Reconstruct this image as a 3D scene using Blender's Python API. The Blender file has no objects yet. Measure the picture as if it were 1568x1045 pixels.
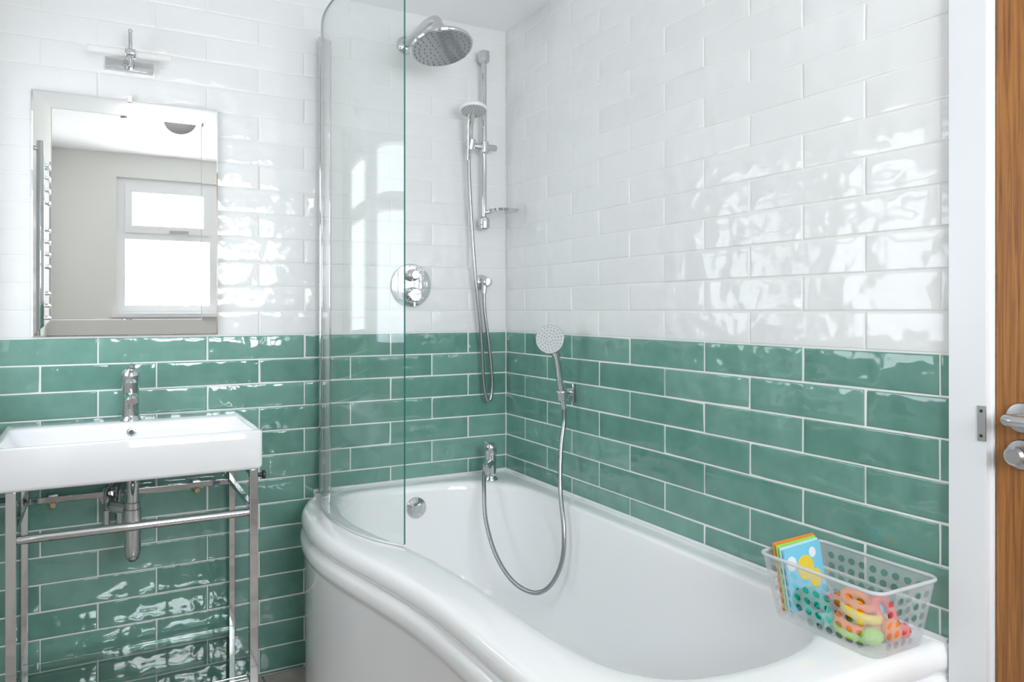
import bpy, bmesh, math, random
from mathutils import Vector, Matrix
random.seed(7)
scene = bpy.context.scene
scene.view_settings.view_transform = 'Standard'
scene.view_settings.gamma = 1.10
scene.view_settings.exposure = 0.14

# ------------------------------------------------------------ materials
def pmat(name, col, rough=0.4, metal=0.0, ior=1.5, coat=0.0, emis=None, estr=0.0, spec=0.5):
    m = bpy.data.materials.new(name); m.use_nodes = True
    b = m.node_tree.nodes['Principled BSDF']
    b.inputs['Base Color'].default_value = (*col, 1)
    b.inputs['Roughness'].default_value = rough
    b.inputs['Metallic'].default_value = metal
    b.inputs['IOR'].default_value = ior
    b.inputs['Coat Weight'].default_value = coat
    b.inputs['Coat Roughness'].default_value = 0.03
    b.inputs['Specular IOR Level'].default_value = spec
    if emis:
        b.inputs['Emission Color'].default_value = (*emis, 1)
        b.inputs['Emission Strength'].default_value = estr
    return m

def add_bump(m, scale, dist, strength=1.0, detail=1.0, vec_scale=None):
    nt = m.node_tree; N = nt.nodes; L = nt.links
    tc = N.new('ShaderNodeTexCoord'); n = N.new('ShaderNodeTexNoise')
    n.inputs['Scale'].default_value = scale; n.inputs['Detail'].default_value = detail
    if vec_scale:
        mp = N.new('ShaderNodeMapping'); mp.inputs['Scale'].default_value = vec_scale
        L.new(tc.outputs['Object'], mp.inputs['Vector']); L.new(mp.outputs['Vector'], n.inputs['Vector'])
    else:
        L.new(tc.outputs['Object'], n.inputs['Vector'])
    b = N.new('ShaderNodeBump'); b.inputs['Distance'].default_value = dist; b.inputs['Strength'].default_value = strength
    L.new(n.outputs['Fac'], b.inputs['Height'])
    L.new(b.outputs['Normal'], N['Principled BSDF'].inputs['Normal'])
    return b

def tile_mat(name, c1, c2, rough, dist, ior=1.6, nscale=22, namp=0.6):
    m = pmat(name, c1, rough, ior=ior)
    nt = m.node_tree; N = nt.nodes; L = nt.links
    at = N.new('ShaderNodeAttribute'); at.attribute_name = 'tile_rand'
    tc = N.new('ShaderNodeTexCoord'); n = N.new('ShaderNodeTexNoise')
    n.inputs['Scale'].default_value = nscale; n.inputs['Detail'].default_value = 4
    L.new(tc.outputs['Object'], n.inputs['Vector'])
    ma = N.new('ShaderNodeMath'); ma.operation = 'MULTIPLY_ADD'
    ma.inputs[1].default_value = namp
    L.new(n.outputs['Fac'], ma.inputs[0])
    mh = N.new('ShaderNodeMath'); mh.operation = 'MULTIPLY_ADD'; mh.inputs[1].default_value = 0.7; mh.inputs[2].default_value = 0.15-namp*0.5
    L.new(at.outputs['Fac'], mh.inputs[0]); L.new(mh.outputs[0], ma.inputs[2])
    mx = N.new('ShaderNodeMix'); mx.data_type = 'RGBA'
    L.new(ma.outputs[0], mx.inputs[0])
    mx.inputs[6].default_value = (*c1, 1); mx.inputs[7].default_value = (*c2, 1)
    L.new(mx.outputs[2], N['Principled BSDF'].inputs['Base Color'])
    add_bump(m, 13, dist, 1.0, 1.5)
    return m

def glass_thin(name, tint, f0=0.04, rough=0.0):
    """thin sheet: transparent + mirror reflection, Schlick weight from the true incidence angle"""
    m = bpy.data.materials.new(name); m.use_nodes = True
    nt = m.node_tree; N = nt.nodes; L = nt.links
    for n in list(N): N.remove(n)
    o = N.new('ShaderNodeOutputMaterial'); mx = N.new('ShaderNodeMixShader')
    t = N.new('ShaderNodeBsdfTransparent'); g = N.new('ShaderNodeBsdfGlossy')
    t.inputs[0].default_value = (*tint, 1); g.inputs['Roughness'].default_value = rough
    ge = N.new('ShaderNodeNewGeometry'); dt = N.new('ShaderNodeVectorMath'); dt.operation = 'DOT_PRODUCT'
    L.new(ge.outputs['Incoming'], dt.inputs[0]); L.new(ge.outputs['Normal'], dt.inputs[1])
    def mth(op, a, bval=None, c=None):
        q = N.new('ShaderNodeMath'); q.operation = op
        if isinstance(a, (int, float)): q.inputs[0].default_value = a
        else: L.new(a, q.inputs[0])
        if bval is not None:
            if isinstance(bval, (int, float)): q.inputs[1].default_value = bval
            else: L.new(bval, q.inputs[1])
        if c is not None: q.inputs[2].default_value = c
        return q.outputs[0]
    ab = mth('ABSOLUTE', dt.outputs['Value']); om = mth('SUBTRACT', 1.0, ab); p5 = mth('POWER', om, 5.0)
    f = mth('MULTIPLY_ADD', p5, 1-f0, f0)
    L.new(f, mx.inputs[0]); L.new(t.outputs[0], mx.inputs[1]); L.new(g.outputs[0], mx.inputs[2])
    L.new(mx.outputs[0], o.inputs[0])
    return m

def plastic_trans(name, col, alpha):
    m = pmat(name, col, 0.25, ior=1.45)
    nt = m.node_tree; N = nt.nodes; L = nt.links
    t = N.new('ShaderNodeBsdfTransparent'); mx = N.new('ShaderNodeMixShader')
    mx.inputs[0].default_value = alpha
    L.new(t.outputs[0], mx.inputs[1]); L.new(N['Principled BSDF'].outputs[0], mx.inputs[2])
    L.new(mx.outputs[0], N['Material Output'].inputs[0])
    return m

M = {}
M['green'] = tile_mat('green_glazed_tile', (0.080, 0.222, 0.174), (0.180, 0.365, 0.305), 0.06, 0.0074, 1.62, 13, 1.0)
M['white_tile'] = tile_mat('white_glazed_tile', (0.785, 0.785, 0.775), (0.825, 0.825, 0.82), 0.08, 0.0052, 1.50)
M['grout'] = pmat('grout', (0.83, 0.83, 0.80), 0.8)
M['paint'] = pmat('white_paint', (0.88, 0.88, 0.87), 0.55)
M['cream'] = pmat('cream_paint', (0.79, 0.78, 0.74), 0.7)
M['ceil'] = pmat('ceiling_paint', (0.96, 0.96, 0.96), 0.8)
add_bump(M['cream'], 300, 0.0003, 0.4); add_bump(M['ceil'], 250, 0.0003, 0.4)
M['gloss_white'] = pmat('white_gloss_trim', (0.78, 0.79, 0.81), 0.25)
M['acrylic'] = pmat('white_acrylic', (0.94, 0.94, 0.942), 0.09, ior=1.5, coat=0.3)
M['ceramic'] = pmat('white_ceramic', (0.91, 0.91, 0.925), 0.06, ior=1.55, coat=0.3)
M['chrome'] = pmat('chrome', (0.62, 0.63, 0.64), 0.05, 1.0)
M['satin'] = pmat('satin_steel', (0.50, 0.50, 0.50), 0.28, 1.0)
M['greypaint'] = pmat('grey_metal_base', (0.34, 0.34, 0.34), 0.3, 0.2)
M['hose'] = pmat('hose_metal', (0.36, 0.37, 0.38), 0.25, 1.0)
M['mirror'] = pmat('mirror_silver', (0.88, 0.90, 0.89), 0.0, 1.0)
M['dark'] = pmat('dark_plastic', (0.02, 0.02, 0.02), 0.35)
M['greyface'] = pmat('nozzle_face', (0.40, 0.41, 0.42), 0.15, 0.9)
M['whiteface'] = pmat('white_plastic', (0.84, 0.85, 0.85), 0.3)
M['paleface'] = pmat('pale_spray_face', (0.54, 0.56, 0.57), 0.3)
M['rubber'] = pmat('nozzle_rubber', (0.22, 0.23, 0.24), 0.6)
M['brass'] = pmat('brass', (0.55, 0.38, 0.2), 0.3, 1.0)
M['glass'] = glass_thin('screen_glass', (0.970, 0.986, 0.980))
M['glass_edge'] = pmat('glass_edge', (0.02, 0.13, 0.12), 0.15)
M['pane'] = glass_thin('window_pane', (0.98, 0.99, 1.0))
M['shelfglass'] = glass_thin('shelf_glass', (0.55, 0.72, 0.66), f0=0.40)
M['upvc'] = pmat('upvc', (0.84, 0.84, 0.84), 0.3)
M['basket'] = plastic_trans('clear_plastic', (0.70, 0.73, 0.75), 0.34)
M['baskrim'] = plastic_trans('clear_plastic_rim', (0.74, 0.77, 0.79), 0.6)
M['lamp'] = plastic_trans('frosted_lamp_glass', (0.9, 0.88, 0.85), 0.40)
M['tubelamp'] = pmat('lit_tube', (0.9, 0.9, 0.9), 0.4, emis=(1, 0.97, 0.93), estr=14.0)
for nm, c in dict(orange=(0.85, 0.22, 0.03), red=(0.75, 0.05, 0.04), yellow=(0.85, 0.62, 0.04), blue=(0.18, 0.58, 0.80),
                  teal=(0.0, 0.38, 0.29), lime=(0.34, 0.66, 0.08), pink=(0.85, 0.32, 0.30), sky=(0.48, 0.76, 0.82)).items():
    M[nm] = pmat('toy_' + nm, c, 0.35)

def oak():
    m = pmat('oak', (0.45, 0.22, 0.07), 0.42)
    nt = m.node_tree; N = nt.nodes; L = nt.links
    tc = N.new('ShaderNodeTexCoord'); mp = N.new('ShaderNodeMapping'); mp.inputs['Scale'].default_value = (75, 75, 2.0)
    n = N.new('ShaderNodeTexNoise'); n.inputs['Scale'].default_value = 2.5; n.inputs['Detail'].default_value = 8
    n.inputs['Distortion'].default_value = 0.8
    L.new(tc.outputs['Object'], mp.inputs['Vector']); L.new(mp.outputs['Vector'], n.inputs['Vector'])
    r = N.new('ShaderNodeValToRGB')
    r.color_ramp.elements[0].position = 0.32; r.color_ramp.elements[0].color = (0.17, 0.052, 0.006, 1)
    r.color_ramp.elements[1].position = 0.62; r.color_ramp.elements[1].color = (0.35, 0.130, 0.020, 1)
    L.new(n.outputs['Fac'], r.inputs[0]); L.new(r.outputs[0], N['Principled BSDF'].inputs['Base Color'])
    b = N.new('ShaderNodeBump'); b.inputs['Distance'].default_value = 0.0006; L.new(n.outputs['Fac'], b.inputs['Height'])
    L.new(b.outputs['Normal'], N['Principled BSDF'].inputs['Normal'])
    return m
M['oak'] = oak()

def floor_m():
    m = pmat('floor_tile', (0.3, 0.24, 0.2), 0.18)
    nt = m.node_tree; N = nt.nodes; L = nt.links
    tc = N.new('ShaderNodeTexCoord'); br = N.new('ShaderNodeTexBrick')
    br.offset = 0.0
    br.inputs['Scale'].default_value = 1.0; br.inputs['Brick Width'].default_value = 0.3; br.inputs['Row Height'].default_value = 0.3
    br.inputs['Mortar Size'].default_value = 0.004; br.inputs['Mortar'].default_value = (0.22, 0.19, 0.17, 1)
    br.inputs['Color1'].default_value = (0.46, 0.40, 0.36, 1); br.inputs['Color2'].default_value = (0.52, 0.46, 0.41, 1)
    L.new(tc.outputs['Object'], br.inputs['Vector'])
    n = N.new('ShaderNodeTexNoise'); n.inputs['Scale'].default_value = 9; n.inputs['Detail'].default_value = 5
    L.new(tc.outputs['Object'], n.inputs['Vector'])
    mx = N.new('ShaderNodeMix'); mx.data_type = 'RGBA'; mx.blend_type = 'OVERLAY'; mx.inputs[0].default_value = 0.5
    L.new(br.outputs['Color'], mx.inputs[6]); L.new(n.outputs['Fac'], mx.inputs[7])
    L.new(mx.outputs[2], N['Principled BSDF'].inputs['Base Color'])
    return m
M['floor'] = floor_m()

# ------------------------------------------------------------ mesh builder
def catmull(pts, closed=False, sub=8):
    P = [Vector(p) for p in pts]; n = len(P); out = []
    segs = n if closed else n - 1
    for i in range(segs):
        if closed:
            a, b, c, d = P[(i-1) % n], P[i], P[(i+1) % n], P[(i+2) % n]
        else:
            a = P[i-1] if i > 0 else P[0]*2-P[1]
            b, c = P[i], P[i+1]
            d = P[i+2] if i+2 < n else P[-1]*2-P[-2]
        for k in range(sub):
            t = k/sub
            out.append(0.5*((2*b)+(c-a)*t+(2*a-5*b+4*c-d)*t*t+(3*b-a-3*c+d)*t**3))
    if not closed: out.append(P[-1])
    return out

class B:
    def __init__(s): s.v = []; s.f = []; s.m = []; s.mats = []
    def mi(s, k):
        if k not in s.mats: s.mats.append(k)
        return s.mats.index(k)
    def add(s, vs, fs, mat, mtx=None):
        o = len(s.v); i = s.mi(mat)
        for p in vs:
            p = Vector(p)
            s.v.append(mtx @ p if mtx else p)
        for f in fs: s.f.append([a+o for a in f]); s.m.append(i)
    def box(s, x0, x1, y0, y1, z0, z1, mat, mtx=None):
        vs = [(x, y, z) for x in (x0, x1) for y in (y0, y1) for z in (z0, z1)]
        s.add(vs, [(0, 1, 3, 2), (4, 6, 7, 5), (0, 4, 5, 1), (2, 3, 7, 6), (0, 2, 6, 4), (1, 5, 7, 3)], mat, mtx)
    def lathe(s, o, axis, prof, mat, n=32):
        o = Vector(o); a = Vector(axis).normalized()
        r = Vector((1, 0, 0)) if abs(a.x) < 0.9 else Vector((0, 1, 0))
        e1 = a.cross(r).normalized(); e2 = a.cross(e1)
        vs = []; fs = []
        for (rad, h) in prof:
            rad = max(rad, 1e-4)
            for i in range(n):
                t = 2*math.pi*i/n
                vs.append(o+a*h+(e1*math.cos(t)+e2*math.sin(t))*rad)
        for j in range(len(prof)-1):
            for i in range(n):
                fs.append((j*n+i, j*n+(i+1) % n, (j+1)*n+(i+1) % n, (j+1)*n+i))
        fs.append(tuple(range(n))[::-1]); fs.append(tuple((len(prof)-1)*n+i for i in range(n)))
        s.add(vs, fs, mat)
    def cyl(s, p0, p1, r, mat, r1=None, n=24, bev=0.0):
        p0 = Vector(p0); p1 = Vector(p1); L = (p1-p0).length; r1 = r if r1 is None else r1
        if bev: prof = [(r-bev, 0), (r-bev*.3, bev*.3), (r, bev), (r1, L-bev), (r1-bev*.3, L-bev*.3), (r1-bev, L)]
        else: prof = [(r, 0), (r1, L)]
        s.lathe(p0, p1-p0, prof, mat, n)
    def sphere(s, c, r, mat, sc=(1, 1, 1), n=16):
        vs = []; fs = []; c = Vector(c); m = n//2
        for j in range(m+1):
            ph = math.pi*j/m
            for i in range(n):
                t = 2*math.pi*i/n; q = max(math.sin(ph), 1e-3)
                vs.append(c+Vector((r*sc[0]*q*math.cos(t), r*sc[1]*q*math.sin(t), r*sc[2]*math.cos(ph))))
        for j in range(m):
            for i in range(n): fs.append((j*n+i, j*n+(i+1) % n, (j+1)*n+(i+1) % n, (j+1)*n+i))
        s.add(vs, fs, mat)
    def tube(s, pts, r, mat, n=12, sub=8, closed=False, smooth=True, rib=0.0):
        P = catmull(pts, closed, sub) if smooth else [Vector(p) for p in pts]
        if rib:
            seg = [0]
            for i in range(1, len(P)): seg.append(seg[-1]+(P[i]-P[i-1]).length)
            Q = []; k = 0; step = 0.0025; d = 0
            while d < seg[-1]:
                while seg[k+1] < d: k += 1
                t = (d-seg[k])/max(seg[k+1]-seg[k], 1e-9); Q.append(P[k].lerp(P[k+1], t)); d += step
            P = Q
        T = []
        N_ = len(P)
        for i in range(N_):
            a = P[(i-1) % N_] if (closed or i > 0) else P[0]; b = P[(i+1) % N_] if (closed or i < N_-1) else P[-1]
            T.append((b-a).normalized())
        u = T[0].orthogonal().normalized(); vs = []; fs = []
        for i in range(N_):
            u = (u - T[i]*u.dot(T[i])).normalized(); w = T[i].cross(u)
            rr = r*(1-rib*(i % 2)) if rib else r
            for k in range(n):
                t = 2*math.pi*k/n; vs.append(P[i]+(u*math.cos(t)+w*math.sin(t))*rr)
        for i in range(N_ if closed else N_-1):
            j = (i+1) % N_
            for k in range(n): fs.append((i*n+k, i*n+(k+1) % n, j*n+(k+1) % n, j*n+k))
        if not closed:
            fs.append(tuple(range(n))[::-1]); fs.append(tuple((N_-1)*n+k for k in range(n)))
        s.add(vs, fs, mat)
    def loops(s, L, mat, cap0=False, cap1=False):
        n = len(L[0]); vs = [p for l in L for p in l]; fs = []
        for j in range(len(L)-1):
            for i in range(n): fs.append((j*n+i, j*n+(i+1) % n, (j+1)*n+(i+1) % n, (j+1)*n+i))
        if cap0: fs.append(tuple(range(n))[::-1])
        if cap1: fs.append(tuple((len(L)-1)*n+i for i in range(n)))
        s.add(vs, fs, mat)
    def finish(s, name, bevel=None, sharp=40, recalc=True, rand=None):
        me = bpy.data.meshes.new(name); me.from_pydata([tuple(p) for p in s.v], [], s.f)
        for k in s.mats: me.materials.append(M[k])
        for p, i in zip(me.polygons, s.m): p.material_index = i; p.use_smooth = True
        if rand is not None:
            a = me.attributes.new('tile_rand', 'FLOAT', 'FACE')
            a.data.foreach_set('value', rand)
        if recalc:
            bm = bmesh.new(); bm.from_mesh(me); bmesh.ops.recalc_face_normals(bm, faces=bm.faces); bm.to_mesh(me); bm.free()
        me.set_sharp_from_angle(angle=math.radians(sharp))
        ob = bpy.data.objects.new(name, me); scene.collection.objects.link(ob)
        if bevel:
            md = ob.modifiers.new('bevel', 'BEVEL'); md.width = bevel; md.segments = 3; md.limit_method = 'ANGLE'; md.angle_limit = math.radians(50)
            md.harden_normals = False
        return ob

def rrect(x0, x1, y0, y1, r, z, n=6):
    out = []
    for cx, cy, a0 in ((x1-r, y1-r, 0), (x0+r, y1-r, 90), (x0+r, y0+r, 180), (x1-r, y0+r, 270)):
        for k in range(n+1):
            a = math.radians(a0+90*k/n); out.append(Vector((cx+r*math.cos(a), cy+r*math.sin(a), z)))
    return out

# ------------------------------------------------------------ room
CEIL = 2.24; GT = 1.103; RH = 0.078; TL = 0.302; LW = -1.66; FW = -3.15
def tile_wall(b, rand, P, flip, ulen, jA, jB, zlo):
    g = 0.0014
    r = math.floor((zlo-GT)/RH)
    while GT+r*RH < CEIL-0.005:
        z0 = GT+r*RH; z1 = min(z0+RH, CEIL)
        z0c = max(z0, 0.0)
        j = (jA if r % 2 else jB)
        js = [0.0]; q = j
        while q < ulen:
            if q > 0.03: js.append(q)
            q += TL
        js.append(ulen)
        mat = 'green' if r < 0 else 'white_tile'
        for a, c in zip(js[:-1], js[1:]):
            if c-a < 0.012: continue
            gg = g if r < 0 else 0.0011
            ua, ub, za, zb = a+gg, c-gg, z0c+gg, z1-gg
            w = ub-ua; h = zb-za
            if h < 0.008 or w < 0.008: continue
            us = [0, 0.0012, 0.004] + [0.004+(w-0.008)*k/8 for k in range(1, 8)] + [w-0.004, w-0.0012, w]
            zs = [0, 0.0012, 0.004] + [0.004+(h-0.008)*k/4 for k in range(1, 4)] + [h-0.004, h-0.0012, h]
            tx = random.uniform(-1, 1)*0.0014; tz = random.uniform(-1, 1)*0.0005; off = random.uniform(-0.0003, 0.0003)
            bow = random.uniform(-0.4, 1)*0.0006
            vs = []; fs = []; nu = len(us); nz = len(zs)
            e0, e1_ = (-0.0022, -0.0006) if r < 0 else (-0.0017, -0.0004)
            for jz, zz in enumerate(zs):
                for iu, uu in enumerate(us):
                    e = min(iu, nu-1-iu, jz, nz-1-jz)
                    edge = {0: e0, 1: e1_}.get(e, 0 if e > 2 else -0.0001)
                    hh = off+edge+tx*(uu/w-.5)+tz*(zz/h-.5)+bow*(1-(2*zz/h-1)**2)
                    vs.append(P(ua+uu, hh, za+zz))
            for jz in range(nz-1):
                for iu in range(nu-1):
                    q4 = (jz*nu+iu, jz*nu+iu+1, (jz+1)*nu+iu+1, (jz+1)*nu+iu)
                    fs.append(q4[::-1] if flip else q4)
            b.add(vs, fs, mat)
            rv = random.random(); rand += [rv]*len(fs)
        r += 1

b = B(); rand = []
tile_wall(b, rand, lambda u, h, z: (-u, -h, z), True, -LW, 0.160, 0.305, 0.0)
n0 = len(b.f); b.box(LW-0.1, 0.1, 0.0012, 0.10, 0, CEIL, 'grout'); rand += [0]*(len(b.f)-n0)
b.finish('wall_back', sharp=60, recalc=False, rand=rand)

b = B(); rand = []
RT = 1.677
tile_wall(b, rand, lambda u, h, z: (-h, -u, z), False, RT, 0.142, 0.293, 0.5)
n0 = len(b.f)
b.box(0.0012, 0.10, -RT, 0.0, 0, CEIL, 'grout')
b.box(0.0, 0.10, -1.745, -RT, 0, CEIL, 'paint')
b.box(0.0, 0.10, -2.545, -1.745, 2.02, CEIL, 'cream')
b.box(0.0, 0.10, FW, -2.545, 0, CEIL, 'cream')
rand += [0]*(len(b.f)-n0)
b.finish('wall_right', sharp=60, recalc=False, rand=rand)

# left wall: side window above and beside the basin (its reflection shows in the screen and the right-hand tiles)
VY0, VY1, VZ0, VZ1 = -0.76, -0.12, 1.00, 1.90
b = B()
b.box(LW-0.14, LW, FW, VY0, 0, CEIL, 'cream'); b.box(LW-0.14, LW, VY1, 0.0, 0, CEIL, 'cream')
b.box(LW-0.14, LW, VY0, VY1, 0, VZ0, 'cream'); b.box(LW-0.14, LW, VY0, VY1, VZ1, CEIL, 'cream')
b.finish('wall_left')
WX0, WX1, WZ0, WZ1 = -1.26, -0.14, 1.16, 2.08
b = B()
b.box(LW-0.14, WX0, FW-0.16, FW, 0, CEIL, 'cream'); b.box(WX1, 0.1, FW-0.16, FW, 0, CEIL, 'cream')
b.box(WX0, WX1, FW-0.16, FW, 0, WZ0, 'cream'); b.box(WX0, WX1, FW-0.16, FW, WZ1, CEIL, 'cream')
b.finish('wall_front')
b = B(); b.box(LW-0.14, 0.1, FW-0.16, 0.1, -0.06, 0, 'floor'); b.finish('floor')
b = B(); b.box(LW-0.14, 0.1, FW-0.16, 0.1, CEIL, CEIL+0.06, 'ceil'); b.finish('ceiling')

b = B(); y0, y1 = FW-0.10, FW-0.03
fw = 0.055
b.box(WX0, WX0+fw, y0, y1, WZ0, WZ1, 'upvc'); b.box(WX1-fw, WX1, y0, y1, WZ0, WZ1, 'upvc')
b.box(WX0+fw, WX1-fw, y0, y1, WZ0, WZ0+fw, 'upvc'); b.box(WX0+fw, WX1-fw, y0, y1, WZ1-fw, WZ1, 'upvc')
mx_ = -0.50
b.box(mx_-0.035, mx_+0.035, y0, y1, WZ0+fw, WZ1-fw, 'upvc')
TZ = 1.70
for xa, xb in ((WX0+fw, mx_-0.035), (mx_+0.035, WX1-fw)):
    b.box(xa, xb, y0, y1, TZ-0.035, TZ+0.035, 'upvc')
    b.box(xa, xa+0.042, y1, y1+0.012, TZ+0.01, WZ1-fw+0.01, 'upvc'); b.box(xb-0.042, xb, y1, y1+0.012, TZ+0.01, WZ1-fw+0.01, 'upvc')
    b.box(xa+0.042, xb-0.042, y1, y1+0.012, TZ+0.01, TZ+0.060, 'upvc'); b.box(xa+0.042, xb-0.042, y1, y1+0.012, WZ1-fw-0.04, WZ1-fw+0.01, 'upvc')
    xm = (xa+xb)/2
    b.box(xm-0.06, xm+0.06, y1+0.012, y1+0.03, TZ+0.018, TZ+0.034, 'satin')
    b.box(xa, xb, y0+0.03, y0+0.034, WZ0+fw, TZ-0.035, 'pane'); b.box(xa, xb, y0+0.03, y0+0.034, TZ+0.035, WZ1-fw, 'pane')
b.box(WX0-0.03, WX1+0.03, FW, FW+0.04, WZ0-0.025, WZ0, 'upvc')
b.box(WX0, WX1, y1, FW, WZ0-0.001, WZ0+0.006, 'upvc')
b.finish('window_1')
b = B(); x0, x1 = LW-0.11, LW-0.04
b.box(x0, x1, VY0, VY0+fw, VZ0, VZ1, 'upvc'); b.box(x0, x1, VY1-fw, VY1, VZ0, VZ1, 'upvc')
b.box(x0, x1, VY0+fw, VY1-fw, VZ0, VZ0+fw, 'upvc'); b.box(x0, x1, VY0+fw, VY1-fw, VZ1-fw, VZ1, 'upvc')
b.box(x0, x1, VY0+fw, VY1-fw, 1.58, 1.65, 'upvc')
b.box(x0+.03, x0+.034, VY0+fw, VY1-fw, VZ0+fw, 1.58, 'pane'); b.box(x0+.03, x0+.034, VY0+fw, VY1-fw, 1.65, VZ1-fw, 'pane')
b.box(LW, LW+.02, VY0-.03, VY1+.03, VZ0-.02, VZ0, 'upvc')
b.finish('window_2')

# door + architrave
b = B(); b.box(0.012, 0.052, -2.535, -1.748, 0.005, 2.01, 'oak'); b.box(0.004, 0.012, -2.535, -1.748, 0.005, 2.01, 'oak')
for zc in (1.003, 0.941):
    b.lathe((0.004, -1.792, zc), (-1, 0, 0), [(0.026, 0), (0.026, 0.006), (0.024, 0.009), (0.012, 0.010)], 'satin')
b.tube([(-0.004, -1.792, 1.003), (-0.045, -1.792, 1.003), (-0.055, -1.80, 1.003), (-0.056, -1.82, 1.003), (-0.056, -1.90, 1.003)], 0.0095, 'satin')
b.lathe((-0.004, -1.792, 0.941), (-1, 0, 0), [(0.009, 0), (0.009, 0.014), (0.016, 0.016), (0.016, 0.024), (0.012, 0.028)], 'satin')
b.finish('door_1', bevel=0.0008)
b = B()
b.box(-0.016, -0.0, -1.742, -RT-0.001, 0, 2.06, 'gloss_white')
b.box(-0.016, -0.0, -2.61, -2.545, 0, 2.06, 'gloss_white')
b.box(-0.016, -0.0, -2.545, -1.742, 2.012, 2.06, 'gloss_white')
b.box(-0.0185, -0.016, -1.7425, -1.7285, 0.957, 1.018, 'satin')
for zz in (0.966, 1.009): b.cyl((-0.0185, -1.735, zz), (-0.0192, -1.735, zz), 0.003, 'dark', n=10)
b.finish('trim_1', bevel=0.002)
b = B(); b.tube([(-0.003, -1.67, 0.5805), (-0.003, -0.003, 0.5805), (-0.735, -0.003, 0.5805)], 0.006, 'gloss_white', smooth=False, n=10)
b.finish('trim_2')

# ------------------------------------------------------------ bath
RZ = 0.578
front = [(-0.735, -0.002), (-0.785, -0.09), (-0.825, -0.20), (-0.845, -0.34), (-0.843, -0.48), (-0.823, -0.62), (-0.792, -0.78), (-0.767, -0.93),
         (-0.754, -1.08), (-0.75, -1.25), (-0.75, -1.42), (-0.75, -1.58), (-0.742, -1.635), (-0.715, -1.668), (-0.66, -1.676)]
outer = [Vector((p.x, p.y)) for p in catmull([(x, y, 0) for x, y in front], False, 8)] + [Vector((-0.002, -1.676)), Vector((-0.002, -0.002))]
inn = [(-0.60, -0.085), (-0.665, -0.115), (-0.705, -0.19), (-0.724, -0.30), (-0.722, -0.42), (-0.700, -0.55), (-0.668, -0.68), (-0.643, -0.82),
       (-0.632, -0.96), (-0.628, -1.12), (-0.622, -1.30), (-0.597, -1.44), (-0.525, -1.53), (-0.40, -1.562), (-0.27, -1.555), (-0.165, -1.51), (-0.10, -1.42),
       (-0.078, -1.29), (-0.075, -1.05), (-0.075, -0.75), (-0.077, -0.48), (-0.088, -0.30), (-0.125, -0.195), (-0.20, -0.125), (-0.31, -0.092), (-0.45, -0.085)]
inner = [Vector((p.x, p.y)) for p in catmull([(x, y, 0) for x, y in inn], True, 8)]
C = Vector((-0.38, -0.75))
def hit(poly, ang):
    d = Vector((math.cos(ang), math.sin(ang))); best = None
    for i in range(len(poly)):
        a = poly[i]-C; e = poly[(i+1) % len(poly)]-poly[i]
        den = d.x*e.y-d.y*e.x
        if abs(den) < 1e-12: continue
        t = (a.x*e.y-a.y*e.x)/den; s_ = (a.x*d.y-a.y*d.x)/den
        if t > 0 and -1e-6 <= s_ <= 1+1e-6:
            if best is None or t > best: best = t
    return C+d*best
angs = [2*math.pi*k/220 for k in range(220)]
for c in ((-0.002, -0.002), (-0.002, -1.676), (-0.735, -0.002)):
    angs.append(math.atan2(c[1]-C.y, c[0]-C.x) % (2*math.pi))
angs.sort()
O = [hit(outer, a) for a in angs]; I = [hit(inner, a) for a in angs]
n = len(O)
NR = []
for i in range(n):
    t = (O[(i+1) % n]-O[i-1]).normalized(); q = Vector((-t.y, t.x))
    if q.dot(C-O[i]) < 0: q = -q
    NR.append(q)
def off(d, z):
    out = []
    for p, q in zip(O, NR):
        dd = 0 if (p.x > -0.004 or p.y > -0.004) else d
        out.append(Vector((min(p.x+q.x*dd, -0.002), min(p.y+q.y*dd, -0.002), z)))
    return out
Lp = [off(0.014, 0.0), off(0.014, 0.10), off(0.011, 0.455), off(0.008, 0.466), off(0.002, 0.474), off(0.0, 0.484), off(0.0, 0.498), off(0.003, 0.509),
      off(0.012, 0.515), off(0.017, 0.520), off(0.015, 0.525), off(0.007, 0.530), off(0.003, 0.540), off(0.003, 0.556), off(0.008, 0.568), off(0.016, 0.5755), off(0.026, RZ)]
base = off(0.026, RZ)
for k, z in ((0.35, RZ+0.0), (0.7, RZ), (0.88, RZ-0.0005), (0.95, RZ-0.003)):
    Lp.append([Vector((base[i].x*(1-k)+I[i].x*k, base[i].y*(1-k)+I[i].y*k, z)) for i in range(n)])
bc = Vector((-0.35, -0.80))
def bot(p): return Vector((bc.x+(p.x-bc.x)*0.66, bc.y+(p.y-bc.y)*(0.86 if p.y > bc.y else 0.70)))
for k, z in ((0.0, RZ-0.010), (0.03, RZ-0.030), (0.10, 0.50), (0.20, 0.42), (0.32, 0.34), (0.45, 0.275), (0.60, 0.23), (0.76, 0.205), (0.92, 0.195), (1.1, 0.191), (1.6, 0.188), (2.1, 0.186)):
    out = []
    for p in I:
        q = bot(p)
        if k <= 1: w = p.lerp(q, k)
        else: w = q.lerp(bc, min((k-1)/1.2, 0.97))
        out.append(Vector((w.x, w.y, z)))
    Lp.append(out)
b = B(); b.loops(Lp, 'acrylic', cap1=True)
b.lathe((-0.405, -0.093, 0.505), (0, -1, 0.12), [(0.036, -0.008), (0.036, 0.006), (0.033, 0.010), (0.020, 0.012), (0.018, 0.016), (0.004, 0.017)], 'chrome')
b.lathe((-0.38, -0.36, 0.192), (0, 0, 1), [(0.035, 0), (0.035, 0.004), (0.030, 0.006), (0.004, 0.010)], 'chrome')
b.finish('bathtub', sharp=55, recalc=True)

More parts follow.
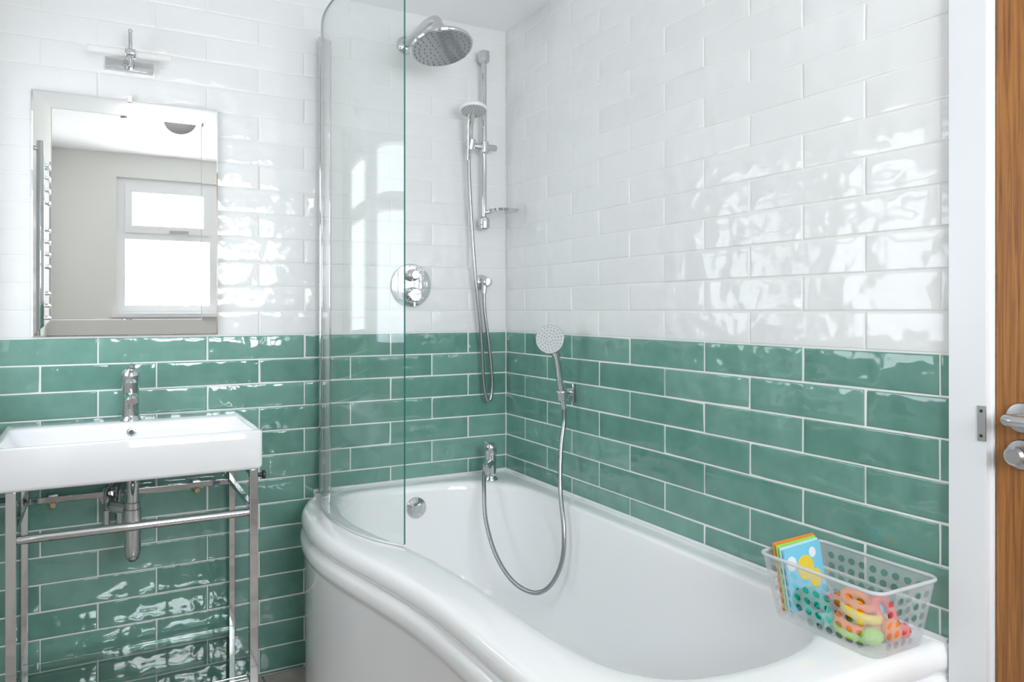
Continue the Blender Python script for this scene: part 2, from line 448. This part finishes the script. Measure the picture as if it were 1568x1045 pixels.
# ------------------------------------------------------------ shower screen
gp = catmull([(-0.698, -0.02, 0), (-0.735, -0.11, 0), (-0.765, -0.24, 0), (-0.772, -0.37, 0), (-0.758, -0.50, 0), (-0.725, -0.61, 0), (-0.678, -0.693, 0)], False, 10)
b = B(); GB, GTp = 0.585, 2.075
ins, outs = [], []
for i, p in enumerate(gp):
    t = (gp[min(i+1, len(gp)-1)]-gp[max(i-1, 0)]).normalized(); q = Vector((-t.y, t.x, 0))
    ins.append(p+q*0.003); outs.append(p-q*0.003)
nn = len(gp)
vs = []
for arr in (ins, outs):
    for i, p in enumerate(arr): vs.append((p.x, p.y, GB)); vs.append((p.x, p.y, GTp))
fg = []; fe = []
for i in range(nn-1):
    a = 2*i; fg.append((a, a+2, a+3, a+1)); a2 = 2*nn+2*i; fg.append((a2+1, a2+3, a2+2, a2))
    fe.append((a+1, a+3, a2+3, a2+1)); fe.append((a, a2, a2+2, a+2))
fe.append((2*nn-2, 2*nn-1, 4*nn-1, 4*nn-2)); fe.append((0, 2*nn, 2*nn+1, 1))
b.add(vs, fg, 'glass'); b.add(vs, fe, 'glass_edge')
b.box(-0.712, -0.690, -0.034, -0.003, 0.582, 2.085, 'satin')
b.cyl((-0.716, -0.036, 0.584), (-0.716, -0.036, 2.085), 0.009, 'chrome')
b.cyl((-0.684, -0.013, 0.584), (-0.684, -0.013, 2.085), 0.007, 'chrome')
seal = [(p.x, p.y, 0.5825) for p in gp]
b.tube(seal, 0.0035, 'whiteface', n=8, smooth=False)
b.finish('shower_screen', sharp=40, recalc=False)

# ------------------------------------------------------------ mirror
b = B(); MX0, MX1, MZ0, MZ1 = -1.533, -1.037, 1.108, 1.808
yb, ye = -0.004, -0.012; bw = 0.047; bs = 0.0009
def ring(ins_, y): return [Vector((MX0+ins_, y, MZ0+ins_)), Vector((MX1-ins_, y, MZ0+ins_)), Vector((MX1-ins_, y, MZ1-ins_)), Vector((MX0+ins_, y, MZ1-ins_))]
b.loops([ring(0, yb), ring(0, ye)], 'satin', cap0=True)
b.loops([ring(0, ye), ring(0.003, ye-0.0005), ring(bw, ye-0.0005-bs)], 'mirror')
b.loops([ring(bw, ye-0.0005-bs), ring(bw+0.0022, ye-0.0018-bs)], 'mirror', cap1=True)
b.box(-1.291, -1.279, -0.018, -0.0025, 1.802, 1.820, 'chrome')
b.finish('wall_mirror', sharp=1)

# mirror light
b = B(); lx, lz = -1.285, 1.913
b.box(lx-0.064, lx+0.064, -0.022, -0.001, lz-0.020, lz+0.014, 'chrome')
b.cyl((lx, -0.022, lz), (lx, -0.070, lz+0.004), 0.010, 'chrome')
b.tube([(lx, -0.07, lz-0.02), (lx, -0.072, lz+0.02), (lx, -0.074, lz+0.055), (lx, -0.07, lz+0.082)], 0.0055, 'chrome')
b.sphere((lx, -0.07, lz+0.082), 0.0065, 'chrome'); b.cyl((lx-0.014, -0.075, lz+0.015), (lx+0.014, -0.075, lz+0.015), 0.014, 'chrome', bev=0.003)
b.cyl((lx-0.110, -0.075, lz+0.015), (lx-0.014, -0.075, lz+0.015), 0.010, 'lamp', bev=0.003)
b.cyl((lx+0.014, -0.075, lz+0.015), (lx+0.110, -0.075, lz+0.015), 0.010, 'lamp', bev=0.003)
b.finish('mirror_light', bevel=0.0015)

# ------------------------------------------------------------ ceiling tube light
b = B()
b.cyl((-0.985, -1.84, CEIL), (-0.985, -1.84, 2.20), 0.012, 'chrome')
b.lathe((-0.985, -1.80, 2.185), (0, 0.75, -0.66), [(0.040, -0.03), (0.070, -0.012), (0.080, 0), (0.080, 0.006), (0.074, 0.010)], 'greypaint')
b.cyl((-0.985, -1.81, 2.19), (-0.985, -1.67, 2.155), 0.009, 'chrome')
b.cyl((-1.24, -1.66, 2.15), (-0.87, -1.66, 2.15), 0.012, 'tubelamp')
b.cyl((-0.87, -1.66, 2.15), (-0.82, -1.66, 2.15), 0.018, 'chrome'); b.cyl((-1.27, -1.66, 2.15), (-1.24, -1.66, 2.15), 0.018, 'chrome')
b.finish('ceiling_light')

# ------------------------------------------------------------ basin
BX0, BX1 = -1.592, -0.978; BY0, BY1 = -0.425, -0.003; BZ = 0.862
b = B()
L1 = [rrect(BX0+.012, BX1-.012, BY0+.012, BY1, 0.012, 0.757), rrect(BX0+.003, BX1-.003, BY0+.003, BY1, 0.012, 0.761), rrect(BX0, BX1, BY0, BY1, 0.012, 0.768),
      rrect(BX0, BX1, BY0, BY1, 0.012, BZ-0.005), rrect(BX0+.0015, BX1-.0015, BY0+.0015, BY1-.001, 0.012, BZ-.0015), rrect(BX0+.005, BX1-.005, BY0+.005, BY1-.002, 0.012, BZ)]
ix0, ix1, iy0, iy1 = BX0+0.016, BX1-0.016, BY0+0.016, -0.112
L1 += [rrect(ix0-.003, ix1+.003, iy0-.003, iy1+.003, 0.020, BZ), rrect(ix0, ix1, iy0, iy1, 0.020, BZ-0.003), rrect(ix0+.002, ix1-.002, iy0+.002, iy1-.002, 0.022, BZ-0.012),
       rrect(ix0+.035, ix1-.035, iy0+.008, iy1-.008, 0.030, BZ-0.065), rrect(ix0+.06, ix1-.06, iy0+.016, iy1-.016, 0.040, BZ-0.080), rrect(ix0+.10, ix1-.10, iy0+.04, iy1-.04, 0.050, BZ-0.085)]
b.loops(L1, 'ceramic', cap0=True, cap1=True)
b.lathe((-1.284, iy1-0.003, BZ-0.026), (0, -1, 0.15), [(0.012, -0.003), (0.012, 0.003), (0.0075, 0.004), (0.0075, 0.001)], 'chrome', 24)
b.lathe((-1.284, iy1-0.0065, BZ-0.026), (0, -1, 0.15), [(0.0072, -0.002), (0.0072, 0.0012)], 'dark', 24)
b.lathe((-1.284, -0.26, BZ-0.0855), (0, 0, 1), [(0.032, 0), (0.032, 0.003), (0.026, 0.005)], 'chrome', 24)
b.finish('washbasin', sharp=60)

def mixer(b, o, ang, body_h, r, spout, lever_back):
    o = Vector(o); d = Vector((math.cos(ang), math.sin(ang), 0)); Z = Vector((0, 0, 1))
    b.lathe(o, Z, [(r+.006, 0), (r+.006, .005), (r+.001, .010), (r, .016), (r*.93, body_h*.7), (r, body_h*.88), (r*1.02, body_h)], 'chrome', 32)
    h0 = body_h*0.62
    side = Vector((-d.y, d.x, 0))
    ls = []
    for k, (x, zz, w, hh) in enumerate(((0.0, h0, r*.85, .017), (.03, h0+.004, r*.8, .015), (.06, h0+.006, r*.72, .013), (spout-.01, h0+.002, r*.66, .012), (spout, h0-.002, r*.6, .009))):
        c = o+d*x+Z*zz; L_ = []
        for q in range(16):
            a = 2*math.pi*q/16; L_.append(c+side*w*math.cos(a)+Z*hh*math.sin(a))
        ls.append(L_)
    b.loops(ls, 'chrome', True, True)
    b.cyl(o+d*(spout-.016)+Z*(h0-.024), o+d*(spout-.016)+Z*(h0-.004), r*.46, 'chrome')
    b.lathe(o+Z*(body_h+.002), Z+d*0.12, [(r*1.02, 0), (r*1.06, .01), (r*1.0, .028), (r*.7, .038), (r*.2, .041)], 'chrome', 32)
    c = o+Z*(body_h+.030); ls = []
    for x, zz, w, hh in ((-.012, .002, r*.5, .007), (.02, .008, r*.5, .006), (.05, .016, r*.42, .005), (.085, .026, r*.36, .004), (.092, .028, r*.25, .003)):
        cc = c+d*x+Z*zz; L_ = []
        for q in range(16):
            a = 2*math.pi*q/16; L_.append(cc+side*w*math.cos(a)+Z*hh*math.sin(a))
        ls.append(L_)
    b.loops(ls, 'chrome', True, True)
b = B(); mixer(b, (-1.284, -0.058, BZ-0.001), math.radians(-90), 0.112, 0.0235, 0.115, 0)
b.finish('basin_tap', sharp=50)
b = B(); mixer(b, (-0.130, -0.120, RZ-0.001), math.radians(-128), 0.092, 0.021, 0.085, 0)
b.cyl((-0.137, -0.128, 0.64), (-0.169, -0.155, 0.628), 0.010, 'chrome')
b.finish('bath_tap', sharp=50)

# ------------------------------------------------------------ basin stand
b = B()
fx0, fx1, yF, yB = -1.548, -0.998, -0.398, -0.030; w = 0.011
for x in (fx0, fx1):
    b.box(x-w, x+w, yF-w, yF+w, 0.0, 0.756, 'chrome'); b.box(x-w*.8, x+w*.8, yB-w*.8, yB+w*.8, 0.0, 0.756, 'chrome')
    b.box(x-.008, x+.008, yF+w, yB-w*.8, 0.640, 0.656, 'chrome')
    b.box(x-.008, x+.008, yF+w, yB-w*.8, 0.736, 0.752, 'chrome')
    b.box(x-.008, x+.008, yF+w, yB-w*.8, 0.178, 0.192, 'chrome')
    sg = 1 if x > -1.2 else -1
    b.cyl((x+sg*w, yF, 0.738), (x+sg*(w+.012), yF, 0.738), 0.006, 'dark'); b.cyl((x+sg*(w+.012), yF, 0.738), (x+sg*(w+.020), yF, 0.738), 0.012, 'dark', bev=.002)
b.cyl((fx0+w, yF, 0.640), (fx1-w, yF, 0.640), 0.0105, 'chrome')
b.box(fx0+w, fx1-w, yB-.006, yB+.006, 0.640, 0.656, 'chrome')
for x in (-1.48, -1.10):
    b.box(x-.012, x+.012, yB+.006, -0.003, 0.634, 0.660, 'satin'); b.cyl((x, yB-.006, 0.632), (x, yB-.012, 0.632), 0.009, 'brass', n=6)
b.box(fx0+w, fx1-w, yF-.007, yF+.007, 0.178, 0.192, 'chrome'); b.box(fx0+w, fx1-w, yB-.006, yB+.006, 0.178, 0.192, 'chrome')
b.box(fx0-.004, fx1+.004, yF+.013, yB-.010, 0.1925, 0.1985, 'shelfglass')
b.finish('basin_stand', bevel=0.0015)
b = B(); tx, ty = -1.284, -0.205
b.lathe((tx, ty, 0.757), (0, 0, -1), [(.030, 0), (.030, .010), (.022, .014), (.018, .03), (.016, .05), (.016, .10), (.020, .102), (.020, .118), (.023, .120), (.0235, .15), (.0245, .155), (.0245, .172), (.0215, .175), (.0215, .235), (.018, .253), (.010, .262)], 'chrome')
b.tube([(tx, ty, 0.630), (tx-.01, ty+.03, 0.632), (tx-.045, ty+.06, 0.635), (tx-.05, ty+.10, 0.635), (tx-.05, -0.002, 0.635)], 0.015, 'chrome', n=16)
b.lathe((tx-.05, -0.001, 0.635), (0, -1, 0), [(.030, 0), (.030, .004), (.018, .012)], 'chrome')
b.finish('basin_trap', sharp=35)
b = B()
for sx in (-.028, -.062):
    b.tube([(tx+sx*.3, -0.075, 0.757), (tx+sx*.5, -0.07, 0.70), (tx+sx, -0.04, 0.66), (tx+sx, -0.03, 0.60)], 0.006, 'hose')
    b.cyl((tx+sx, -0.03, 0.60), (tx+sx, -0.03, 0.56), 0.010, 'chrome'); b.cyl((tx+sx, -0.03, 0.565), (tx+sx, -0.001, 0.565), 0.008, 'chrome')
b.finish('supply_pipes')

# ------------------------------------------------------------ shower valve
b = B(); vx, vz = -0.388, 1.271
b.lathe((vx, -0.001, vz), (0, -1, 0), [(.077, 0), (.077, .004), (.074, .008), (.050, .010), (.010, .0105)], 'chrome', 48)
b.lathe((vx, -0.010, vz+.036), (0, -1, 0), [(.021, 0), (.021, .020), (.018, .024), (.017, .038), (.014, .042)], 'chrome', 32)
b.cyl((vx, -0.045, vz+.036), (vx+.012, -0.045, vz+.062), 0.004, 'chrome')
b.lathe((vx, -0.010, vz-.034), (0, -1, 0), [(.028, 0), (.028, .010), (.025, .012), (.025, .036), (.021, .041)], 'chrome', 32)
b.cyl((vx, -0.040, vz-.034), (vx, -0.040, vz-.074), 0.0045, 'chrome')
b.finish('shower_valve', sharp=35)

# overhead rain shower
b = B()
b.lathe((-0.410, -0.001, 2.120), (0, -1, 0), [(.030, 0), (.030, .008), (.016, .016)], 'chrome')
b.tube([(-0.410, -0.010, 2.120), (-0.408, -0.10, 2.130), (-0.406, -0.20, 2.134), (-0.405, -0.265, 2.122), (-0.404, -0.290, 2.095)], 0.0135, 'chrome', n=16)
ax = Vector((0.05, -0.30, -1)).normalized(); hc = Vector((-0.403, -0.305, 2.024))
b.lathe(hc-ax*0.082, ax, [(.014, 0), (.020, .006), (.024, .02), (.022, .034), (.034, .042), (.052, .052), (.076, .064), (.092, .072), (.100, .080), (.1015, .086), (.099, .090)], 'chrome', 48)
b.lathe(hc+ax*0.0075, ax, [(.096, 0), (.095, .003), (.01, .004)], 'greyface', 48)
e1 = ax.orthogonal().normalized(); e2 = ax.cross(e1)
for rr, cnt in ((.02, 6), (.038, 12), (.056, 18), (.074, 24), (.088, 28)):
    for k in range(cnt):
        a = 2*math.pi*k/cnt; p = hc+ax*0.011+(e1*math.cos(a)+e2*math.sin(a))*rr
        b.cyl(p, p+ax*0.0025, 0.0022, 'rubber', n=6)
b.finish('rain_shower_head', sharp=40)

# riser rail
b = B(); rx, ry = -0.120, -0.050
b.cyl((rx, ry, 1.485), (rx, ry, 2.135), 0.0095, 'chrome')
for zz in (2.112, 1.502):
    b.cyl((rx+.012, -0.001, zz), (rx, ry-.004, zz), 0.017, 'chrome', r1=0.019, bev=.003)
    b.lathe((rx, ry, zz-.024), (0, 0, 1), [(.012, 0), (.020, .006), (.021, .024), (.020, .042), (.010, .048)], 'chrome')
b.cyl((-0.178, ry-.004, 1.780), (-0.072, ry-.004, 1.780), 0.012, 'chrome', bev=.003)
b.lathe((rx, ry, 1.757), (0, 0, 1), [(.013, 0), (.018, .004), (.018, .042), (.013, .046)], 'chrome')
b.lathe((-0.183, ry-.012, 1.762), (0.05, -.15, 1), [(.012, 0), (.016, .002), (.018, .036), (.014, .040)], 'chrome')
b.cyl((rx, ry, 1.543), (-0.088, -0.095, 1.541), 0.007, 'chrome')
b.lathe((-0.079, -0.125, 1.533), (0, 0, 1), [(.040, 0), (.052, .003), (.056, .012), (.054, .012), (.050, .005), (.01, .004)], 'chrome', 40)
b.finish('shower_rail', sharp=35)

def handset(b, h0, h1, hc, nrm, r, rim):
    h0 = Vector(h0); h1 = Vector(h1); hc = Vector(hc); nrm = Vector(nrm).normalized()
    P = catmull([h0, h0.lerp(h1, .5), h1, hc-nrm*0.016], False, 6)
    ls = []; u = None
    for i, p in enumerate(P):
        t = (P[min(i+1, len(P)-1)]-P[max(i-1, 0)]).normalized()
        if u is None: u = t.orthogonal().normalized()
        u = (u-t*u.dot(t)).normalized(); w_ = t.cross(u); f = i/(len(P)-1)
        rr = 0.0085+0.0050*math.sin(min(f*1.25, 1)*math.pi*.5)
        ls.append([p+(u*math.cos(2*math.pi*k/16)+w_*math.sin(2*math.pi*k/16))*rr for k in range(16)])
    b.loops(ls, 'chrome', True, True)
    b.lathe(hc-nrm*0.022, nrm, [(r*.35, 0), (r*.7, .005), (r*.93, .012), (r, .019), (r*.99, .024), (r*.95, .027)], rim, 40)
    b.lathe(hc+nrm*0.004, nrm, [(r*.93, 0), (r*.92, .0025), (r*.05, .003)], 'paleface', 40)
    e1 = nrm.orthogonal().normalized(); e2 = nrm.cross(e1)
    for rr, cnt in ((.2, 6), (.4, 11), (.6, 16), (.8, 21)):
        for k in range(cnt):
            a = 2*math.pi*k/cnt; p = hc+nrm*0.0065+(e1*math.cos(a)+e2*math.sin(a))*rr*r
            b.cyl(p, p+nrm*0.002, 0.0018, 'rubber', n=6)
    d = (h0-h1).normalized(); b.cyl(h0+d*0.022, h0, 0.0085, 'chrome', r1=0.0095)

b = B(); handset(b, (-0.186, -0.060, 1.745), (-0.195, -0.088, 1.86), (-0.200, -0.125, 1.890), (-0.12, -0.24, -1.0), 0.049, 'whiteface')
b.tube([(-0.186, -0.058, 1.735), (-0.184, -0.056, 1.68), (-0.175, -0.055, 1.527), (-0.158, -0.053, 1.315), (-0.130, -0.048, 1.090), (-0.119, -0.044, 0.93), (-0.110, -0.046, 0.868), (-0.098, -0.047, 0.850),
        (-0.087, -0.046, 0.870), (-0.084, -0.046, 0.93), (-0.096, -0.045, 1.052), (-0.113, -0.043, 1.172), (-0.117, -0.043, 1.250)], 0.0070, 'hose', n=10, rib=0.10)
b.finish('hand_shower', sharp=40)
b = B()
b.lathe((-0.108, -0.001, 1.287), (0, -1, 0), [(.028, 0), (.028, .006), (.020, .010), (.015, .012), (.014, .034), (.017, .036), (.017, .058), (.014, .062)], 'chrome')
b.cyl((-0.1135, -0.043, 1.283), (-0.117, -0.043, 1.245), 0.010, 'chrome')
b.finish('hose_outlet', sharp=35)
b = B(); handset(b, (-0.057, -0.480, 0.890), (-0.092, -0.490, 1.045), (-0.122, -0.505, 1.092), (-0.62, -0.70, 0.12), 0.046, 'chrome')
b.tube([(-0.052, -0.479, 0.870), (-0.054, -0.480, 0.82), (-0.072, -0.490, 0.739), (-0.092, -0.517, 0.622), (-0.108, -0.562, 0.512), (-0.122, -0.572, 0.418), (-0.148, -0.547, 0.341), (-0.182, -0.505, 0.311),
        (-0.214, -0.430, 0.329), (-0.228, -0.344, 0.389), (-0.222, -0.262, 0.480), (-0.203, -0.212, 0.570), (-0.182, -0.172, 0.615), (-0.165, -0.152, 0.630)], 0.0075, 'hose', n=10, rib=0.10)
b.finish('hand_shower', sharp=40)
b = B()
b.box(-0.012, -0.001, -0.468, -0.432, 0.885, 0.945, 'chrome')
b.cyl((-0.010, -0.452, 0.915), (-0.050, -0.472, 0.915), 0.009, 'chrome')
b.lathe((-0.0585, -0.480, 0.897), (-0.2, -0.06, 1), [(.013, 0), (.0165, .002), (.018, .030), (.015, .032)], 'chrome')
b.finish('hand_shower_holder', bevel=0.002)

# ------------------------------------------------------------ towel radiator (left wall, seen in the mirror)
b = B()
for y in (-1.02, -1.50): b.cyl((-1.612, y, 0.80), (-1.612, y, 1.86), 0.014, 'chrome', bev=.003)
for g0 in (0.84, 1.10, 1.36, 1.62):
    for k in range(4):
        z = g0+k*0.050; b.tube([(-1.612, -1.02, z), (-1.590, -1.10, z), (-1.580, -1.26, z), (-1.590, -1.42, z), (-1.612, -1.50, z)], 0.010, 'chrome', n=10)
for y in (-1.02, -1.50):
    for z in (0.83, 1.83): b.cyl((-1.612, y, z), (LW+.001, y, z), 0.009, 'chrome')
b.finish('towel_radiator')

# ------------------------------------------------------------ basket with toys
T0 = (-0.203, -0.030, -1.672, -1.410, 0.700); T1 = (-0.186, -0.046, -1.655, -1.430, RZ+0.002)
def brr(f, r=0.022):
    a = [T1[i]*(1-f)+T0[i]*f for i in range(5)]
    return rrect(a[0], a[1], a[2], a[3], r, a[4], 4)
b = B()
b.loops([brr(0.0), brr(0.06)], 'basket', cap0=True)
b.loops([brr(0.90), brr(0.985)], 'basket')
def cell(b, P00, P10, P11, P01, mat, hole=0.33):
    P00, P10, P11, P01 = map(Vector, (P00, P10, P11, P01)); vs = []
    def bi(u, v): return P00.lerp(P10, u).lerp(P01.lerp(P11, u), v)
    for k in range(16):
        a = 2*math.pi*k/16; c_, s_ = math.cos(a), math.sin(a); m_ = max(abs(c_), abs(s_))
        vs.append(bi(.5+.5*c_/m_, .5+.5*s_/m_))
    for k in range(16):
        a = 2*math.pi*k/16; vs.append(bi(.5+hole*math.cos(a), .5+hole*math.sin(a)))
    b.add(vs, [(k, (k+1) % 16, 16+(k+1) % 16, 16+k) for k in range(16)], mat)
lo = brr(0.06); hi = brr(0.90); nL = len(lo)
for c in range(4):
    for k in range(4):
        i = c*5+k; b.add([lo[i], lo[i+1], hi[i+1], hi[i]], [(0, 1, 2, 3)], 'basket')
    i = c*5+4; j = (i+1) % nL
    span = (lo[j]-lo[i]).length; nu = max(2, round(span/0.0195)); nv = 5
    for u in range(nu):
        for v in range(nv):
            def q(a, c2): return lo[i].lerp(lo[j], a/nu).lerp(hi[i].lerp(hi[j], a/nu), c2/nv)
            cell(b, q(u, v), q(u+1, v), q(u+1, v+1), q(u, v+1), 'basket')
b.tube(brr(1.0), 0.0035, 'baskrim', n=8, closed=True, smooth=False)
ob = b.finish('storage_basket', sharp=60)

b = B(); mt = Matrix.Translation((-0.128, -1.455, 0.650)) @ Matrix.Rotation(math.radians(-3), 4, 'Z') @ Matrix.Rotation(math.radians(-8), 4, 'X') @ Matrix.Rotation(math.radians(-4), 4, 'Y')
for k, (c1, dy) in enumerate((('orange', 0.010), ('lime', 0.004), ('sky', -0.002), ('blue', -0.008))):
    mk = mt @ Matrix.Rotation(math.radians((k-1)*2.0), 4, 'Z')
    b.box(-0.050, 0.056, dy, dy+0.0045, -0.056, 0.076-k*0.004, c1, mk)
mk = mt @ Matrix.Rotation(math.radians(4.0), 4, 'Z')
def disc(b, cx, cz, r, mat, y, m_, n=20):
    vs = [(cx+r*math.cos(2*math.pi*k/n), y, cz+r*math.sin(2*math.pi*k/n)) for k in range(n)]+[(cx+r*math.cos(2*math.pi*k/n), y+.001, cz+r*math.sin(2*math.pi*k/n)) for k in range(n)]
    b.add(vs, [tuple(range(n)), tuple(range(n, 2*n))]+[(k, (k+1) % n, n+(k+1) % n, n+k) for k in range(n)], mat, m_)
disc(b, 0.005, 0.02, 0.024, 'yellow', -0.0085, mk); disc(b, 0.030, -0.005, 0.018, 'yellow', -0.0088, mk); disc(b, -0.033, 0.035, 0.014, 'whiteface', -0.0085, mk)
disc(b, -0.03, -0.03, 0.018, 'teal', -0.0085, mk); disc(b, 0.03, 0.045, 0.010, 'whiteface', -0.0085, mk)
b.finish('bath_book', bevel=0.0008)
b = B()
def star(b, c, r, mat, rot, th=0.012):
    vs = []; m_ = Matrix.Translation(c) @ Matrix.Rotation(rot[0], 4, 'X') @ Matrix.Rotation(rot[1], 4, 'Y') @ Matrix.Rotation(rot[2], 4, 'Z')
    for z in (-th/2, th/2):
        for k in range(10):
            rr = r if k % 2 == 0 else r*.5; a = math.pi*k/5; vs.append((rr*math.cos(a), rr*math.sin(a), z))
    b.add(vs, [tuple(range(10))[::-1], tuple(range(10, 20))]+[(k, (k+1) % 10, 10+(k+1) % 10, 10+k) for k in range(10)], mat, m_)
def torus(b, c, R, r, mat, tilt):
    m_ = Matrix.Rotation(tilt[0], 3, 'X') @ Matrix.Rotation(tilt[1], 3, 'Y')
    b.tube([Vector(c)+m_ @ Vector((R*math.cos(2*math.pi*k/24), R*math.sin(2*math.pi*k/24), 0)) for k in range(24)], r, mat, n=10, closed=True, smooth=False)
for c, rot in (((-0.155, -1.492, 0.612), (1.0, .4, .2)), ((-0.160, -1.508, 0.600), (.4, .9, .8)), ((-0.145, -1.520, 0.618), (1.4, .1, .5)), ((-0.125, -1.502, 0.604), (.2, .3, 0)), ((-0.155, -1.537, 0.604), (.9, -.5, 0)), ((-0.150, -1.497, 0.632), (.7, .2, .9))):
    star(b, c, 0.022, 'teal', rot)
for c, R, r, m_, t in (((-0.130, -1.578, 0.592), .034, .009, 'lime', (.1, .1)), ((-0.130, -1.580, 0.610), .032, .009, 'orange', (.15, -.1)), ((-0.128, -1.585, 0.628), .029, .009, 'yellow', (.2, .15)),
                       ((-0.125, -1.575, 0.645), .025, .008, 'orange', (.3, .1)), ((-0.085, -1.60, 0.625), .026, .009, 'red', (1.0, .2))):
    torus(b, c, R, r, m_, t)
b.sphere((-0.085, -1.54, 0.605), 0.022, 'yellow'); b.sphere((-0.085, -1.54, 0.633), 0.013, 'yellow'); b.sphere((-0.09, -1.505, 0.61), 0.023, 'red', (1, 1.0, .8))
b.sphere((-0.150, -1.622, 0.602), 0.018, 'lime', (1.2, 1, .8)); b.sphere((-0.105, -1.628, 0.606), 0.021, 'orange', (1, .8, 1)); b.sphere((-0.075, -1.63, 0.60), 0.014, 'red')
b.sphere((-0.150, -1.60, 0.625), 0.012, 'yellow'); b.sphere((-0.080, -1.575, 0.62), 0.018, 'blue'); b.sphere((-0.11, -1.53, 0.625), 0.016, 'orange')
b.finish('bath_toys', sharp=50)

# ------------------------------------------------------------ light
w = bpy.data.worlds.new('sky'); scene.world = w; w.use_nodes = True
w.node_tree.nodes['Background'].inputs[0].default_value = (0.62, 0.83, 1.0, 1); w.node_tree.nodes['Background'].inputs[1].default_value = 1.5
def area(name, loc, rot, sx, sy, power, col):
    l = bpy.data.lights.new(name, 'AREA'); l.shape = 'RECTANGLE'; l.size = sx; l.size_y = sy; l.energy = power; l.color = col
    o = bpy.data.objects.new(name, l); o.location = loc; o.rotation_euler = rot; scene.collection.objects.link(o); return o
area('daylight_window', ((WX0+WX1)/2, FW-0.20, (WZ0+WZ1)/2), (math.radians(90), 0, 0), 1.15, 0.95, 58, (0.94, 0.97, 1.0))
area('daylight_side_window', (LW-0.18, (VY0+VY1)/2, (VZ0+VZ1)/2), (math.radians(90), 0, math.radians(-90)), 0.66, 0.92, 8.0, (0.97, 0.98, 1.0))

# ------------------------------------------------------------ camera
cam = bpy.data.cameras.new('camera'); co = bpy.data.objects.new('camera', cam); scene.collection.objects.link(co)
co.location = (-1.368, -2.478, 1.184); co.rotation_euler = (math.radians(90), 0, math.radians(-28.05))
cam.sensor_width = 36; cam.lens = 26.2; cam.shift_x = 0.0166; cam.shift_y = -0.0303; cam.clip_start = 0.02
scene.camera = co
